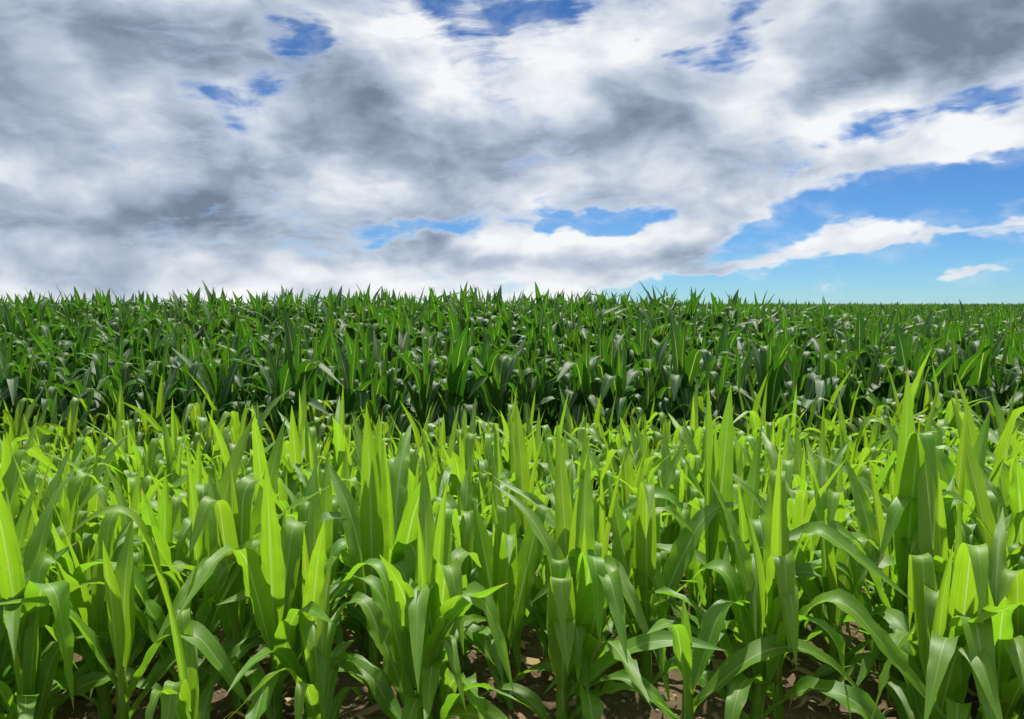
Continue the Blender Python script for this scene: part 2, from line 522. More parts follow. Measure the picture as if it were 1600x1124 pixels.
# ------------------------------------------------------------------ maize leaf geometry
def leaf_geom(p, ns, nt):
    """One leaf: sheath wrapped round the stalk, collar, then the blade. p: dict of parameters. Returns verts, faces, uv."""
    h, az, L, W = p['h'], p['az'], p['L'], p['W']
    r, sl = p['r'], p['sheath']
    nsh = 4
    # blade parameter
    vb = np.linspace(0, 1, ns) ** 0.95
    th0, bend, sb, wd, curve = p['th0'], p['bend'], p['sb'], p['wd'], p['curve']
    q = np.clip((vb - sb + wd) / (2 * wd), 0, 1)
    theta = th0 * np.clip(vb / 0.06, 0, 1) + curve * vb + bend * q * q * (3 - 2 * q)
    azv = az + p['side'] * vb ** 1.5
    T = np.stack([np.sin(theta) * np.cos(azv), np.sin(theta) * np.sin(azv), np.cos(theta)], 1)
    ds = np.diff(vb, prepend=0) * L
    Cc = np.cumsum(T * ds[:, None], 0)
    Cc += np.array([r * math.cos(az), r * math.sin(az), h])
    B = np.stack([-np.sin(azv), np.cos(azv), np.zeros_like(azv)], 1)
    N = np.cross(T, B)
    tw = p['twist'] * vb ** 1.3
    B2 = B * np.cos(tw)[:, None] + N * np.sin(tw)[:, None]
    N2 = np.cross(T, B2)
    up = np.clip(vb / 0.34, 0, 1)
    u2 = np.clip((vb - 0.34) / 0.66, 0, 1)
    shape = (0.42 + 0.58 * up * up * (3 - 2 * up)) * (1 - u2 ** 1.75)
    Wv = np.maximum(W * shape, 0.0006)
    PHs = p.get('phs', 2.5)
    roll = p['roll']
    op = np.clip(vb / 0.16, 0, 1)
    op = op * op * (3 - 2 * op)
    Ph = 1.9 * (1 - op) + roll * op * (1 - 0.55 * vb)
    Ph = np.maximum(Ph, 0.12)
    # sheath rows
    vs = np.linspace(-1, 0, nsh, endpoint=False)
    Cs = np.stack([np.full(nsh, r * math.cos(az)), np.full(nsh, r * math.sin(az)), h + vs * sl], 1)
    Bs = np.tile(B[0], (nsh, 1))
    Ns = np.tile(np.array([-math.cos(az), -math.sin(az), 0]), (nsh, 1))
    Cc = np.concatenate([Cs, Cc])
    Bf = np.concatenate([Bs, B2])
    Nf = np.concatenate([Ns, N2])
    Wv = np.concatenate([np.full(nsh, r * PHs), Wv])
    # the first blade rows still hug the stalk
    Ph = np.concatenate([np.full(nsh, PHs), Ph])
    v_all = np.concatenate([np.linspace(0, 0.0, nsh), vb])
    t = np.linspace(-1, 1, nt)
    ph = Ph[:, None] * t[None, :]
    rad = (Wv / Ph)[:, None]
    lat = rad * np.sin(ph)
    nor = rad * (1 - np.cos(ph))
    # wavy margin
    amp = p['wave'] * Wv * np.clip(v_all * 5, 0, 1) * np.clip((1 - v_all) * 4, 0, 1)
    f1, f2 = p['freq'] * L, p['freq'] * L * 1.13
    wv_r = np.sin(2 * np.pi * f1 * v_all + p['pha']) + 0.5 * np.sin(2 * np.pi * f1 * 2.3 * v_all + p['phb'])
    wv_l = np.sin(2 * np.pi * f2 * v_all + p['phb']) + 0.5 * np.sin(2 * np.pi * f2 * 2.1 * v_all + p['pha'])
    side = np.where(t[None, :] > 0, wv_r[:, None], wv_l[:, None])
    nor = nor + amp[:, None] * side * (np.abs(t)[None, :] ** 1.7)
    # crease at the midrib
    nor = nor + 0.10 * Wv[:, None] * np.abs(t)[None, :] * np.clip(v_all * 6, 0, 1)[:, None]
    V = Cc[:, None, :] + lat[..., None] * Bf[:, None, :] + nor[..., None] * Nf[:, None, :]
    nr = len(v_all)
    uv = np.stack(np.broadcast_arrays((t[None, :] + 1) / 2, v_all[:, None]), -1).reshape(-1, 2)
    idx = np.arange(nr * nt).reshape(nr, nt)
    F = np.stack([idx[:-1, :-1], idx[:-1, 1:], idx[1:, 1:], idx[1:, :-1]], -1).reshape(-1, 4)
    age = np.clip(p['age'] + 0.25 * np.clip(0.10 - v_all, 0, 0.1) / 0.1, 0, 1.1)
    age = np.repeat(age, nt)
    return V.reshape(-1, 3), F, uv, age


def stalk_geom(H, r0, r1, collars, ns=8, lean=(0, 0)):
    zs = [-0.06, 0.0]
    for c in collars:
        zs += [c - 0.012, c, c + 0.012]
    zs += [H]
    zs = np.array(sorted(z for z in zs if z <= H))
    f = np.clip(zs / H, 0, 1)
    rr = r0 + (r1 - r0) * f
    for c in collars:
        rr = rr + 0.0018 * (np.abs(zs - c) < 0.004)
    a = np.linspace(0, 2 * np.pi, ns, endpoint=False)
    V = np.stack([rr[:, None] * np.cos(a), rr[:, None] * np.sin(a), np.repeat(zs[:, None], ns, 1)], -1).reshape(-1, 3)
    n = len(zs)
    idx = np.arange(n * ns).reshape(n, ns)
    j = np.roll(idx, -1, 1)
    F = np.stack([idx[:-1], j[:-1], j[1:], idx[1:]], -1).reshape(-1, 4)
    return V, F


U = lambda a, b: random.uniform(a, b)


def leaf_params(**kw):
    p = dict(h=0.2, az=0, L=0.5, W=0.045, r=0.013, sheath=0.08, th0=R(15), bend=0, sb=0.6, wd=0.2, curve=R(15), side=U(-0.25, 0.25),
             twist=U(-0.5, 0.5), roll=0.5, wave=0.12, freq=U(4, 9), pha=U(0, 6.28), phb=U(0, 6.28), age=0.5, dead=0.0)
    p.update(kw)
    return p


def young_plant(scale=1.0, plane=None, fold=0.6, spear=0.5):
    """parameters of a knee-high maize plant: leaves in two ranks, a rolled whorl on top"""
    n = random.choice([8, 9, 9, 10])
    Hs = U(0.24, 0.33) * scale
    az0 = plane if plane is not None else math.pi / 2 + random.gauss(0, 0.55)
    out = []
    hs = []
    for i in range(n):
        f = i / (n - 1)
        h = Hs * (0.16 + 0.84 * f ** 0.95)
        hs.append(h)
        az = az0 + math.pi * (i % 2) + random.gauss(0, 0.28)
        L = scale * (0.42 + 0.25 * math.sin(math.pi * min(1, 0.12 + 0.62 * f))) * U(0.88, 1.12)
        W = scale * (0.0235 + 0.0135 * math.sin(math.pi * min(1, 0.15 + 0.62 * f))) * U(0.9, 1.1)
        r = 0.0125 + 0.0012 * (n - i)
        age = min(1, 0.26 + 0.64 * f ** 1.4)
        if f < 0.35:
            th0, bend, sb, wd = R(U(28, 52)), R(U(55, 100)), U(0.4, 0.65), U(0.18, 0.35)
            roll, wave, tw = U(0.3, 0.6), U(0.2, 0.45), U(-1.2, 1.2)
        elif f < 0.78:
            th0 = R(U(12, 26))
            if random.random() < fold:
                bend, sb, wd = R(U(90, 150)), U(0.46, 0.7), U(0.08, 0.22)
            else:
                bend, sb, wd = R(U(15, 50)), U(0.5, 0.7), U(0.25, 0.4)
            roll, wave, tw = U(0.3, 0.75), U(0.12, 0.36), U(-0.9, 0.9)
        elif i < n - 1:
            th0 = R(U(5, 13))
            if random.random() < fold * 0.8:
                bend, sb, wd = R(U(95, 150)), U(0.55, 0.76), U(0.06, 0.16)
            else:
                bend, sb, wd = R(U(0, 18)), 0.6, 0.35
            roll, wave, tw = U(0.45, 0.95), U(0.05, 0.18), U(-0.5, 0.5)
        else:
            th0, bend, sb, wd = R(U(1, 5)), R(U(0, 8)), 0.6, 0.35
            L *= 0.58 + 0.42 * spear * spear
            W *= 0.62
            roll, wave, tw = U(1.1, 1.6), 0.03, U(-0.9, 0.9)
        d = 0.0
        if i == 0 and random.random() < 0.35:
            d, L, W, th0 = U(0.6, 1), L * 0.6, W * 0.5, R(70)
        out.append(leaf_params(h=h, az=az, L=L, W=W, r=r, sheath=min(h * 0.8, 0.11), th0=th0, bend=bend, sb=sb, wd=wd, curve=R(U(2, 14)),
                               twist=tw, roll=roll, wave=wave, age=age, dead=d))
    return dict(leaves=out, Hs=Hs, hs=hs, r0=0.0125 * scale, r1=0.007)


def tall_plant(scale=1.0, plane=None):
    n = random.choice([10, 11, 12])
    Hs = U(0.74, 0.92) * scale
    az0 = plane if plane is not None else math.pi / 2 + random.gauss(0, 0.75)
    out, hs = [], []
    for i in range(n):
        f = i / (n - 1)
        h = Hs * (0.14 + 0.86 * f)
        hs.append(h)
        az = az0 + math.pi * (i % 2) + random.gauss(0, 0.3)
        L = scale * (0.52 + 0.30 * math.sin(math.pi * min(1, 0.1 + 0.7 * f))) * U(0.88, 1.12)
        W = scale * (0.052 + 0.020 * math.sin(math.pi * min(1, 0.15 + 0.65 * f))) * U(0.9, 1.1)
        r = 0.014 + 0.001 * (n - i)
        age = 0.25 + 0.5 * f ** 1.6
        if f < 0.55:
            th0, bend, sb, wd = R(U(10, 26)), R(U(80, 145)), U(0.42, 0.66), U(0.07, 0.2)
            roll, wave = U(0.35, 0.6), U(0.10, 0.2)
        elif f < 0.85:
            th0 = R(U(10, 22))
            if random.random() < 0.7:
                bend, sb, wd = R(U(95, 150)), U(0.45, 0.7), U(0.07, 0.2)
            else:
                bend, sb, wd = R(U(15, 50)), U(0.5, 0.7), U(0.25, 0.4)
            roll, wave = U(0.35, 0.75), U(0.07, 0.18)
        elif i < n - 1:
            th0, bend, sb, wd = R(U(4, 11)), R(random.choice([U(0, 15), U(60, 110), U(90, 140)])), U(0.5, 0.72), U(0.08, 0.25)
            roll, wave = U(0.6, 1.0), U(0.04, 0.1)
            L *= 0.92
        else:
            th0, bend, sb, wd = R(U(1, 5)), R(U(0, 8)), 0.6, 0.35
            W *= 0.55
            L *= U(0.6, 0.95)
            roll, wave = U(1.0, 1.5), 0.03
        out.append(leaf_params(h=h, az=az, L=L, W=W, r=r, sheath=min(h * 0.8, 0.14), th0=th0, bend=bend, sb=sb, wd=wd, curve=R(U(2, 14)),
                               twist=U(-0.4, 0.4), roll=roll, wave=wave, age=age))
    return dict(leaves=out, Hs=Hs, hs=hs, r0=0.015 * scale, r1=0.008)


def build_plant(pl, x, y, mat, ns, nt, scale_z=1.0, lean=0.04):
    root = bpy.data.objects.new('corn_plant', None)
    root.empty_display_size = 0.1
    C.objects.link(root)
    root.location = (x, y, float(ground(x, y)))
    root.rotation_euler = (random.gauss(0, lean), random.gauss(0, lean), 0)
    V, F = stalk_geom(pl['Hs'], pl['r0'], pl['r1'], pl['hs'])
    me = mesh_from('stalk', V, F)
    me.materials.append(M_STALK)
    o = bpy.data.objects.new('stalk', me)
    C.objects.link(o)
    o.parent = root
    for p in pl['leaves']:
        V, F, uv, age = leaf_geom(p, ns, nt)
        k = len(V)
        me = mesh_from('leaf', V, F, uv, dict(age=age, leaf_random=np.full(k, random.random()), dead=np.full(k, p['dead'])))
        me.materials.append(mat)
        o = bpy.data.objects.new('leaf', me)
        C.objects.link(o)
        o.parent = root
    return root


# ------------------------------------------------------------------ the near field: young plants
def px_x(px, y):
    return (px - 800) / 1209.0 * y


LP = leaf_params
plants = []          # (root, row index, x, field)


def hero(px, y, leaves, Hs, label, az_unit=True):
    """a plant of the front rows whose leaves are described one by one (az in degrees: 0 right, 90 away, 180 left, 270 towards the viewer)"""
    ls, hs = [], []
    n = len(leaves)
    for i, l in enumerate(leaves):
        kw = dict(l)
        kw['az'] = R(kw['az'])
        kw['W'] *= 0.88
        for k in ('th0', 'bend', 'curve', 'twist'):
            if k in kw:
                kw[k] = R(kw[k])
        kw.setdefault('r', 0.013 + 0.0012 * (n - i))
        kw.setdefault('sheath', min(kw['h'] * 0.8, 0.11))
        ls.append(LP(**kw))
        hs.append(kw['h'])
    pl = dict(leaves=ls, Hs=Hs, hs=hs, r0=0.0135, r1=0.007)
    root = build_plant(pl, px_x(px, y), y, M_YOUNG, 40, 9, lean=0.015)
    root['label'] = label
    plants.append((root, 0, px_x(px, y), 'hero'))
    return px_x(px, y), y


low = lambda a1, a2: [
    dict(h=0.05, az=a1, L=0.36, W=0.032, th0=45, bend=70, sb=0.5, wd=0.3, age=0.22, wave=0.2),
    dict(h=0.09, az=a2, L=0.44, W=0.038, th0=40, bend=75, sb=0.5, wd=0.3, age=0.28, wave=0.2)]
taken = []
# centre: two broad upright blades and one folded back
taken.append(hero(785, 2.42, low(330, 150) + [
    dict(h=0.15, az=128, L=0.50, W=0.056, th0=17, bend=4, sb=0.6, wd=0.3, curve=2, twist=-12, roll=0.45, wave=0.05, age=0.50, side=0),
    dict(h=0.14, az=48, L=0.60, W=0.052, th0=17, bend=120, sb=0.84, wd=0.08, curve=4, twist=14, roll=0.4, wave=0.05, age=0.42, side=0),
    dict(h=0.20, az=95, L=0.62, W=0.048, th0=4, bend=140, sb=0.70, wd=0.07, curve=2, twist=5, roll=0.6, wave=0.05, age=0.62, side=0),
    dict(h=0.22, az=280, L=0.50, W=0.036, th0=4, bend=110, sb=0.72, wd=0.10, curve=2, roll=0.8, wave=0.04, age=0.80),
    dict(h=0.23, az=150, L=0.46, W=0.024, th0=3, bend=4, curve=2, roll=1.3, wave=0.02, age=0.95)],
    0.24, 'corn plant at centre front with two broad upright blades spread in a V'))
# left of centre: tall spear
taken.append(hero(578, 2.40, low(200, 20) + [
    dict(h=0.16, az=40, L=0.62, W=0.054, th0=18, bend=100, sb=0.68, wd=0.2, curve=6, twist=25, roll=0.5, wave=0.12, age=0.42, side=0.1),
    dict(h=0.21, az=130, L=0.62, W=0.052, th0=14, bend=30, sb=0.6, wd=0.3, curve=4, twist=-20, roll=0.5, wave=0.1, age=0.5),
    dict(h=0.27, az=85, L=0.66, W=0.053, th0=4, bend=5, sb=0.7, wd=0.25, curve=1, twist=10, roll=0.55, wave=0.06, age=0.62, side=0),
    dict(h=0.30, az=265, L=0.68, W=0.044, th0=2, bend=4, curve=1, twist=20, roll=0.8, wave=0.04, age=0.75, side=0),
    dict(h=0.32, az=60, L=0.62, W=0.028, th0=2, bend=3, curve=1, roll=1.3, wave=0.02, age=0.85)],
    0.33, 'tall corn plant left of centre whose leaves run up into one sharp spear'))
# left: broad arching leaves
taken.append(hero(357, 2.33, low(170, 300) + [
    dict(h=0.18, az=126, L=0.60, W=0.055, th0=16, bend=20, sb=0.75, wd=0.2, curve=8, twist=-20, roll=0.5, wave=0.12, age=0.42, side=0),
    dict(h=0.20, az=30, L=0.66, W=0.054, th0=30, bend=70, sb=0.7, wd=0.2, curve=4, twist=25, roll=0.55, wave=0.1, age=0.36, side=0.1),
    dict(h=0.25, az=80, L=0.74, W=0.050, th0=5, bend=130, sb=0.66, wd=0.12, curve=3, twist=10, roll=0.6, wave=0.07, age=0.55, side=-0.2),
    dict(h=0.29, az=255, L=0.62, W=0.046, th0=6, bend=135, sb=0.70, wd=0.10, curve=3, twist=-15, roll=0.7, wave=0.06, age=0.68),
    dict(h=0.31, az=110, L=0.48, W=0.028, th0=2, bend=4, curve=1, roll=1.3, wave=0.02, age=0.9)],
    0.32, 'corn plant left of the tall spear with a broad leaf arching over its pale stalk'))
# right of the centre gap
taken.append(hero(1017, 2.42, low(0, 210) + [
    dict(h=0.14, az=190, L=0.62, W=0.052, th0=18, bend=100, sb=0.62, wd=0.16, curve=6, twist=-40, roll=0.45, wave=0.14, age=0.42),
    dict(h=0.19, az=126, L=0.54, W=0.053, th0=16, bend=0, curve=1, twist=-12, roll=0.45, wave=0.06, age=0.60, side=0),
    dict(h=0.20, az=35, L=0.64, W=0.052, th0=30, bend=60, sb=0.75, wd=0.2, curve=10, twist=25, roll=0.5, wave=0.12, age=0.46),
    dict(h=0.25, az=95, L=0.52, W=0.044, th0=3, bend=6, curve=1, roll=0.6, wave=0.05, age=0.66, twist=20),
    dict(h=0.28, az=270, L=0.62, W=0.040, th0=3, bend=120, sb=0.75, wd=0.1, curve=1, roll=0.8, wave=0.05, age=0.76),
    dict(h=0.29, az=40, L=0.46, W=0.026, th0=2, bend=3, curve=1, roll=1.3, wave=0.02, age=0.9)],
    0.30, 'corn plant right of centre front with a long pointed blade leaning left'))
# tall spears right of centre
taken.append(hero(1113, 2.62, low(150, 330) + [
    dict(h=0.17, az=20, L=0.62, W=0.050, th0=30, bend=85, sb=0.55, wd=0.25, curve=6, twist=30, roll=0.5, wave=0.14, age=0.4),
    dict(h=0.22, az=190, L=0.68, W=0.050, th0=16, bend=100, sb=0.7, wd=0.14, curve=4, twist=-40, roll=0.5, wave=0.1, age=0.5),
    dict(h=0.29, az=58, L=0.74, W=0.050, th0=9, bend=-2, curve=0, twist=10, roll=0.5, wave=0.05, age=0.66, side=0),
    dict(h=0.32, az=130, L=0.72, W=0.036, th0=3, bend=0, curve=0, twist=-20, roll=0.9, wave=0.04, age=0.62, side=0),
    dict(h=0.35, az=90, L=0.55, W=0.028, th0=2, bend=3, curve=1, roll=1.3, wave=0.02, age=0.9)],
    0.36, 'tall corn plant right of centre ending in two sharp upright blades'))
# tall plant on the right
taken.append(hero(1418, 2.40, low(190, 20) + [
    dict(h=0.17, az=170, L=0.64, W=0.050, th0=34, bend=70, sb=0.5, wd=0.25, curve=6, twist=-30, roll=0.5, wave=0.14, age=0.34),
    dict(h=0.24, az=185, L=0.66, W=0.048, th0=24, bend=80, sb=0.6, wd=0.2, curve=6, twist=-40, roll=0.5, wave=0.12, age=0.42),
    dict(h=0.31, az=5, L=0.66, W=0.050, th0=16, bend=120, sb=0.6, wd=0.12, curve=4, twist=35, roll=0.5, wave=0.1, age=0.5),
    dict(h=0.36, az=275, L=0.74, W=0.050, th0=3, bend=150, sb=0.74, wd=0.05, curve=1, twist=0, roll=0.5, wave=0.04, age=0.66, side=0),
    dict(h=0.40, az=80, L=0.68, W=0.044, th0=1, bend=3, curve=1, twist=10, roll=0.7, wave=0.04, age=0.72, side=0),
    dict(h=0.42, az=10, L=0.64, W=0.032, th0=6, bend=3, curve=1, roll=1.0, wave=0.02, age=0.85, side=0)],
    0.44, 'tallest corn plant on the right with a squarely folded leaf below its spear'))
# leaning left blade, right of centre
taken.append(hero(1318, 2.40, low(10, 300) + [
    dict(h=0.12, az=330, L=0.52, W=0.044, th0=40, bend=70, sb=0.5, wd=0.25, curve=6, roll=0.5, wave=0.16, age=0.3),
    dict(h=0.18, az=138, L=0.60, W=0.056, th0=24, bend=26, sb=0.75, wd=0.2, curve=4, twist=-20, roll=0.55, wave=0.08, age=0.50, side=0),
    dict(h=0.21, az=40, L=0.56, W=0.046, th0=14, bend=110, sb=0.6, wd=0.15, curve=4, twist=30, roll=0.5, wave=0.12, age=0.5),
    dict(h=0.24, az=120, L=0.50, W=0.046, th0=6, bend=5, curve=2, roll=0.7, wave=0.06, age=0.66),
    dict(h=0.25, az=200, L=0.38, W=0.026, th0=3, bend=3, curve=1, roll=1.2, wave=0.02, age=0.9)],
    0.27, 'corn plant whose broad keeled blade leans left to a sharp tip, right of centre'))
# squat folded plant, close
taken.append(hero(882, 2.10, low(150, 340) + [
    dict(h=0.16, az=352, L=0.50, W=0.046, th0=46, bend=50, sb=0.6, wd=0.3, curve=6, twist=35, roll=0.4, wave=0.1, age=0.42, side=0),
    dict(h=0.20, az=275, L=0.34, W=0.046, th0=2, bend=150, sb=0.62, wd=0.07, curve=1, roll=0.5, wave=0.04, age=0.55, side=0, twist=0),
    dict(h=0.22, az=268, L=0.46, W=0.048, th0=1, bend=150, sb=0.68, wd=0.05, curve=1, roll=0.5, wave=0.04, age=0.66, side=0, twist=0),
    dict(h=0.23, az=92, L=0.44, W=0.046, th0=1, bend=140, sb=0.74, wd=0.08, curve=1, roll=0.7, wave=0.04, age=0.7, side=0, twist=0),
    dict(h=0.24, az=160, L=0.34, W=0.020, th0=2, bend=3, curve=1, roll=1.2, wave=0.02, age=1.0)],
    0.25, 'squat upright corn plant at the bottom edge with square folded leaf tops'))
# long low arching leaf at the bottom right
taken.append(hero(1085, 2.02, [
    dict(h=0.10, az=150, L=0.40, W=0.036, th0=45, bend=70, sb=0.5, wd=0.3, age=0.25, wave=0.2),
    dict(h=0.16, az=8, L=0.66, W=0.050, th0=48, bend=78, sb=0.5, wd=0.3, curve=10, twist=30, roll=0.45, wave=0.1, age=0.36, side=0),
    dict(h=0.20, az=40, L=0.52, W=0.042, th0=30, bend=95, sb=0.55, wd=0.2, curve=6, roll=0.5, wave=0.12, age=0.42),
    dict(h=0.23, az=230, L=0.36, W=0.034, th0=14, bend=70, sb=0.6, wd=0.2, curve=4, roll=0.6, wave=0.1, age=0.5),
    dict(h=0.25, az=100, L=0.22, W=0.022, th0=4, bend=3, curve=1, roll=1.1, wave=0.02, age=0.7)],
    0.26, 'low corn plant at the bottom edge with a long leaf arching to the right'))
taken.append(hero(170, 2.06, [
    dict(h=0.12, az=20, L=0.48, W=0.044, th0=36, bend=95, sb=0.5, wd=0.22, curve=6, roll=0.5, wave=0.14, age=0.28, twist=20),
    dict(h=0.17, az=350, L=0.58, W=0.048, th0=30, bend=110, sb=0.5, wd=0.18, curve=6, roll=0.5, wave=0.1, age=0.36, twist=25),
    dict(h=0.21, az=200, L=0.50, W=0.044, th0=24, bend=60, sb=0.6, wd=0.2, curve=4, roll=0.6, wave=0.1, age=0.42),
    dict(h=0.24, az=100, L=0.44, W=0.042, th0=8, bend=20, curve=1, roll=0.7, wave=0.06, age=0.55),
    dict(h=0.25, az=260, L=0.40, W=0.030, th0=4, bend=6, curve=1, roll=1.1, wave=0.03, age=0.8)],
    0.27, 'corn plant at the lower left edge with a wide leaf drooping over the stalk'))

# rows of ordinary young plants
rows = [(1.98, 0.145), (2.22, 0.12), (2.50, 0.125), (2.84, 0.14), (3.26, 0.16), (3.65, 0.165), (4.05, 0.17), (4.5, 0.18), (4.95, 0.18), (5.4, 0.18), (5.85, 0.18), (6.3, 0.18), (6.7, 0.2)]
far_young = []
extra_young = []     # young plants outside the frame
for ri, (ry, sp) in enumerate(rows):
    half = 0.662 * ry + 0.10
    x = -half + U(0, sp)
    while x < half:
        yy = ry + random.gauss(0, 0.04 + 0.018 * ri)
        xx = x + random.gauss(0, sp * 0.18)
        x += sp
        if any((abs(xx - a) < 0.12 and abs(yy - b) < 0.16) or (yy < b - 0.05 and abs(xx / yy - a / b) < 0.032) for a, b in taken):
            continue
        if ri == 0 and random.random() < 0.12:
            continue
        sc = random.gauss(1.0, 0.10 + 0.006 * ri) * (0.80 if ri == 0 else 1.0) * (1.06, 0.98, 0.97, 0.95, 0.92, 0.90, 0.89, 0.89, 0.90, 0.92, 0.94, 0.95, 0.95)[ri]
        # the stand is taller towards the right-hand side
        sc *= 0.97 + 0.05 * (xx / half)
        if ri > 8:
            far_young.append((xx, yy, sc, ri))
            continue
        pl = young_plant(sc, fold=0.78, spear=random.random())
        ns, nt = (34, 9) if ri < 3 else ((24, 7) if ri < 6 else (18, 5))
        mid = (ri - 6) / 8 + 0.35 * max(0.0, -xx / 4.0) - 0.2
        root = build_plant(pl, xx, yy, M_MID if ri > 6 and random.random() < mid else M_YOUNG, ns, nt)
        plants.append((root, ri, xx, 'young'))
    for sgn in (-1, 1):
        for k in range(8):
            extra_young.append((sgn * (half + 0.12 + sp * k) + random.gauss(0, 0.04), ry + random.gauss(0, 0.05)))

# ------------------------------------------------------------------ the far field: tall dark plants; the front rows as things
tall_rows = [7.2]
for ri, ry in enumerate(tall_rows):
    half = 0.662 * ry + 0.15
    sp = 0.23 if ri == 0 else 0.25
    x = -half + U(0, sp)
    while x < half:
        xx, yy = x + random.gauss(0, 0.05), ry + random.gauss(0, 0.13)
        x += sp
        pl = tall_plant(random.gauss(0.96, 0.11))
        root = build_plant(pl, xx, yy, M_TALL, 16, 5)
        plants.append((root, ri, xx, 'tall'))

# the rest of both fields: too many to take one by one
proto = bpy.data.collections.new('maize_forms')


def joined(pl, mat, name, ns, nt):
    VV, FF, UVs, A, LR, D, MI = [], [], [], [], [], [], []
    k = 0
    V, F = stalk_geom(pl['Hs'], pl['r0'], pl['r1'], pl['hs'][::3], 5)
    parts = [(V, F, np.zeros((len(V), 2)), np.zeros(len(V)), 0, 0, 1)]
    for p in pl['leaves']:
        V, F, uv, age = leaf_geom(p, ns, nt)
        parts.append((V, F, uv, age, random.random(), p['dead'], 0))
    for V, F, uv, age, lr, d, mi in parts:
        VV.append(V); FF.append(F + k); UVs.append(uv); A.append(age)
        LR.append(np.full(len(V), lr)); D.append(np.full(len(V), d)); MI.append(np.full(len(F), mi))
        k += len(V)
    cat = np.concatenate
    me = mesh_from(name, cat(VV), cat(FF), cat(UVs), dict(age=cat(A), leaf_random=cat(LR), dead=cat(D)))
    me.materials.append(mat)
    me.materials.append(M_STALK)
    me.polygons.foreach_set('material_index', cat(MI).astype(np.int32))
    o = bpy.data.objects.new(name, me)
    proto.objects.link(o)
    return o


N_T, N_Y = 18, 16
for i in range(N_T):
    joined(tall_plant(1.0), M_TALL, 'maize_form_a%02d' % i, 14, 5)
for i in range(N_Y):
    joined(young_plant(1.0, fold=0.78, spear=random.random()), M_YOUNG, 'maize_form_b%02d' % i, 18, 5)

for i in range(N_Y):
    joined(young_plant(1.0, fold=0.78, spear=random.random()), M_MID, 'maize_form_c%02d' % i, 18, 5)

pts, rot, scl, ind = [], [], [], []


def add_pt(x, y, s, kind):
    pts.append((x, y, float(ground(x, y))))
    rot.append((random.gauss(0, 0.05), random.gauss(0, 0.05), random.choice([0, math.pi]) + random.gauss(0, 0.5)))
    scl.append(s)
    ind.append(random.randrange(N_T) if kind == 't' else N_T + random.randrange(N_Y) + (N_Y if kind == 'm' else 0))


for x, y, sc, ri in far_young:
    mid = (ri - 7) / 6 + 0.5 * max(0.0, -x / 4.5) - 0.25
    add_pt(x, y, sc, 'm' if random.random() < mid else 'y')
for k in range(110):            # mid-green plants along the edge between the two stands
    yy = U(6.45, 7.25)
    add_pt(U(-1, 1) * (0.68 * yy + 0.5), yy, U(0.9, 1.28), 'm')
for x, y in extra_young:
    add_pt(x, y, random.gauss(1, 0.08), 'y')
for ry in tall_rows:
    for sgn in (-1, 1):
        for k in range(12):
            add_pt(sgn * (0.662 * ry + 0.25 + 0.2 * k), ry + random.gauss(0, 0.06), random.gauss(0.98, 0.06), 't')
y = 7.9
while y < 165:
    if y < 26:
        dy, sp = 0.75, 0.23
    elif y < 60:
        dy, sp = 0.9, 0.36
    elif y < 100:
        dy, sp = 1.2, 0.6
    else:
        dy, sp = 2.0, 0.9
    x0 = -0.85 * y - 4.0 if y < 27 else max(-2.0, 0.06 * y)
    x1 = 0.74 * y + 3.5
    x = x0
    while x < x1:
        add_pt(x + random.gauss(0, 0.05), y + random.gauss(0, 0.14), random.gauss(0.99, 0.055), 't')
        x += sp * U(0.8, 1.2)
    y += dy

pm = bpy.data.meshes.new('corn_field')
pm.from_pydata(pts, [], [])
a = pm.attributes.new('rot', 'FLOAT_VECTOR', 'POINT')
a.data.foreach_set('vector', np.array(rot, dtype=np.float32).ravel())
a = pm.attributes.new('scl', 'FLOAT', 'POINT')
a.data.foreach_set('value', np.array(scl, dtype=np.float32))
a = pm.attributes.new('ind', 'INT', 'POINT')
a.data.foreach_set('value', np.array(ind, dtype=np.int32))
field = bpy.data.objects.new('corn_field', pm)
C.objects.link(field)
ng = bpy.data.node_groups.new('field_of_maize', 'GeometryNodeTree')
ng.interface.new_socket('Geometry', in_out='INPUT', socket_type='NodeSocketGeometry')
ng.interface.new_socket('Geometry', in_out='OUTPUT', socket_type='NodeSocketGeometry')
gi, go = ng.nodes.new('NodeGroupInput'), ng.nodes.new('NodeGroupOutput')
ci = ng.nodes.new('GeometryNodeCollectionInfo')
ci.inputs['Collection'].default_value = proto
ci.inputs['Separate Children'].default_value = True
ci.inputs['Reset Children'].default_value = True
ip = ng.nodes.new('GeometryNodeInstanceOnPoints')
ip.inputs['Pick Instance'].default_value = True


def named(nm, typ):
    n = ng.nodes.new('GeometryNodeInputNamedAttribute')
    n.data_type = typ
    n.inputs[0].default_value = nm
    return n.outputs[0]


L_ = ng.links.new
L_(gi.outputs[0], ip.inputs['Points'])
L_(ci.outputs[0], ip.inputs['Instance'])
L_(named('ind', 'INT'), ip.inputs['Instance Index'])
L_(named('rot', 'FLOAT_VECTOR'), ip.inputs['Rotation'])
L_(named('scl', 'FLOAT'), ip.inputs['Scale'])
L_(ip.outputs[0], go.inputs[0])
md = field.modifiers.new('field', 'NODES')
md.node_group = ng
field['kind'] = 'stuff'
field['label'] = 'dark green field of tall corn rising to the horizon behind the nearer rows'
field['category'] = 'corn field'


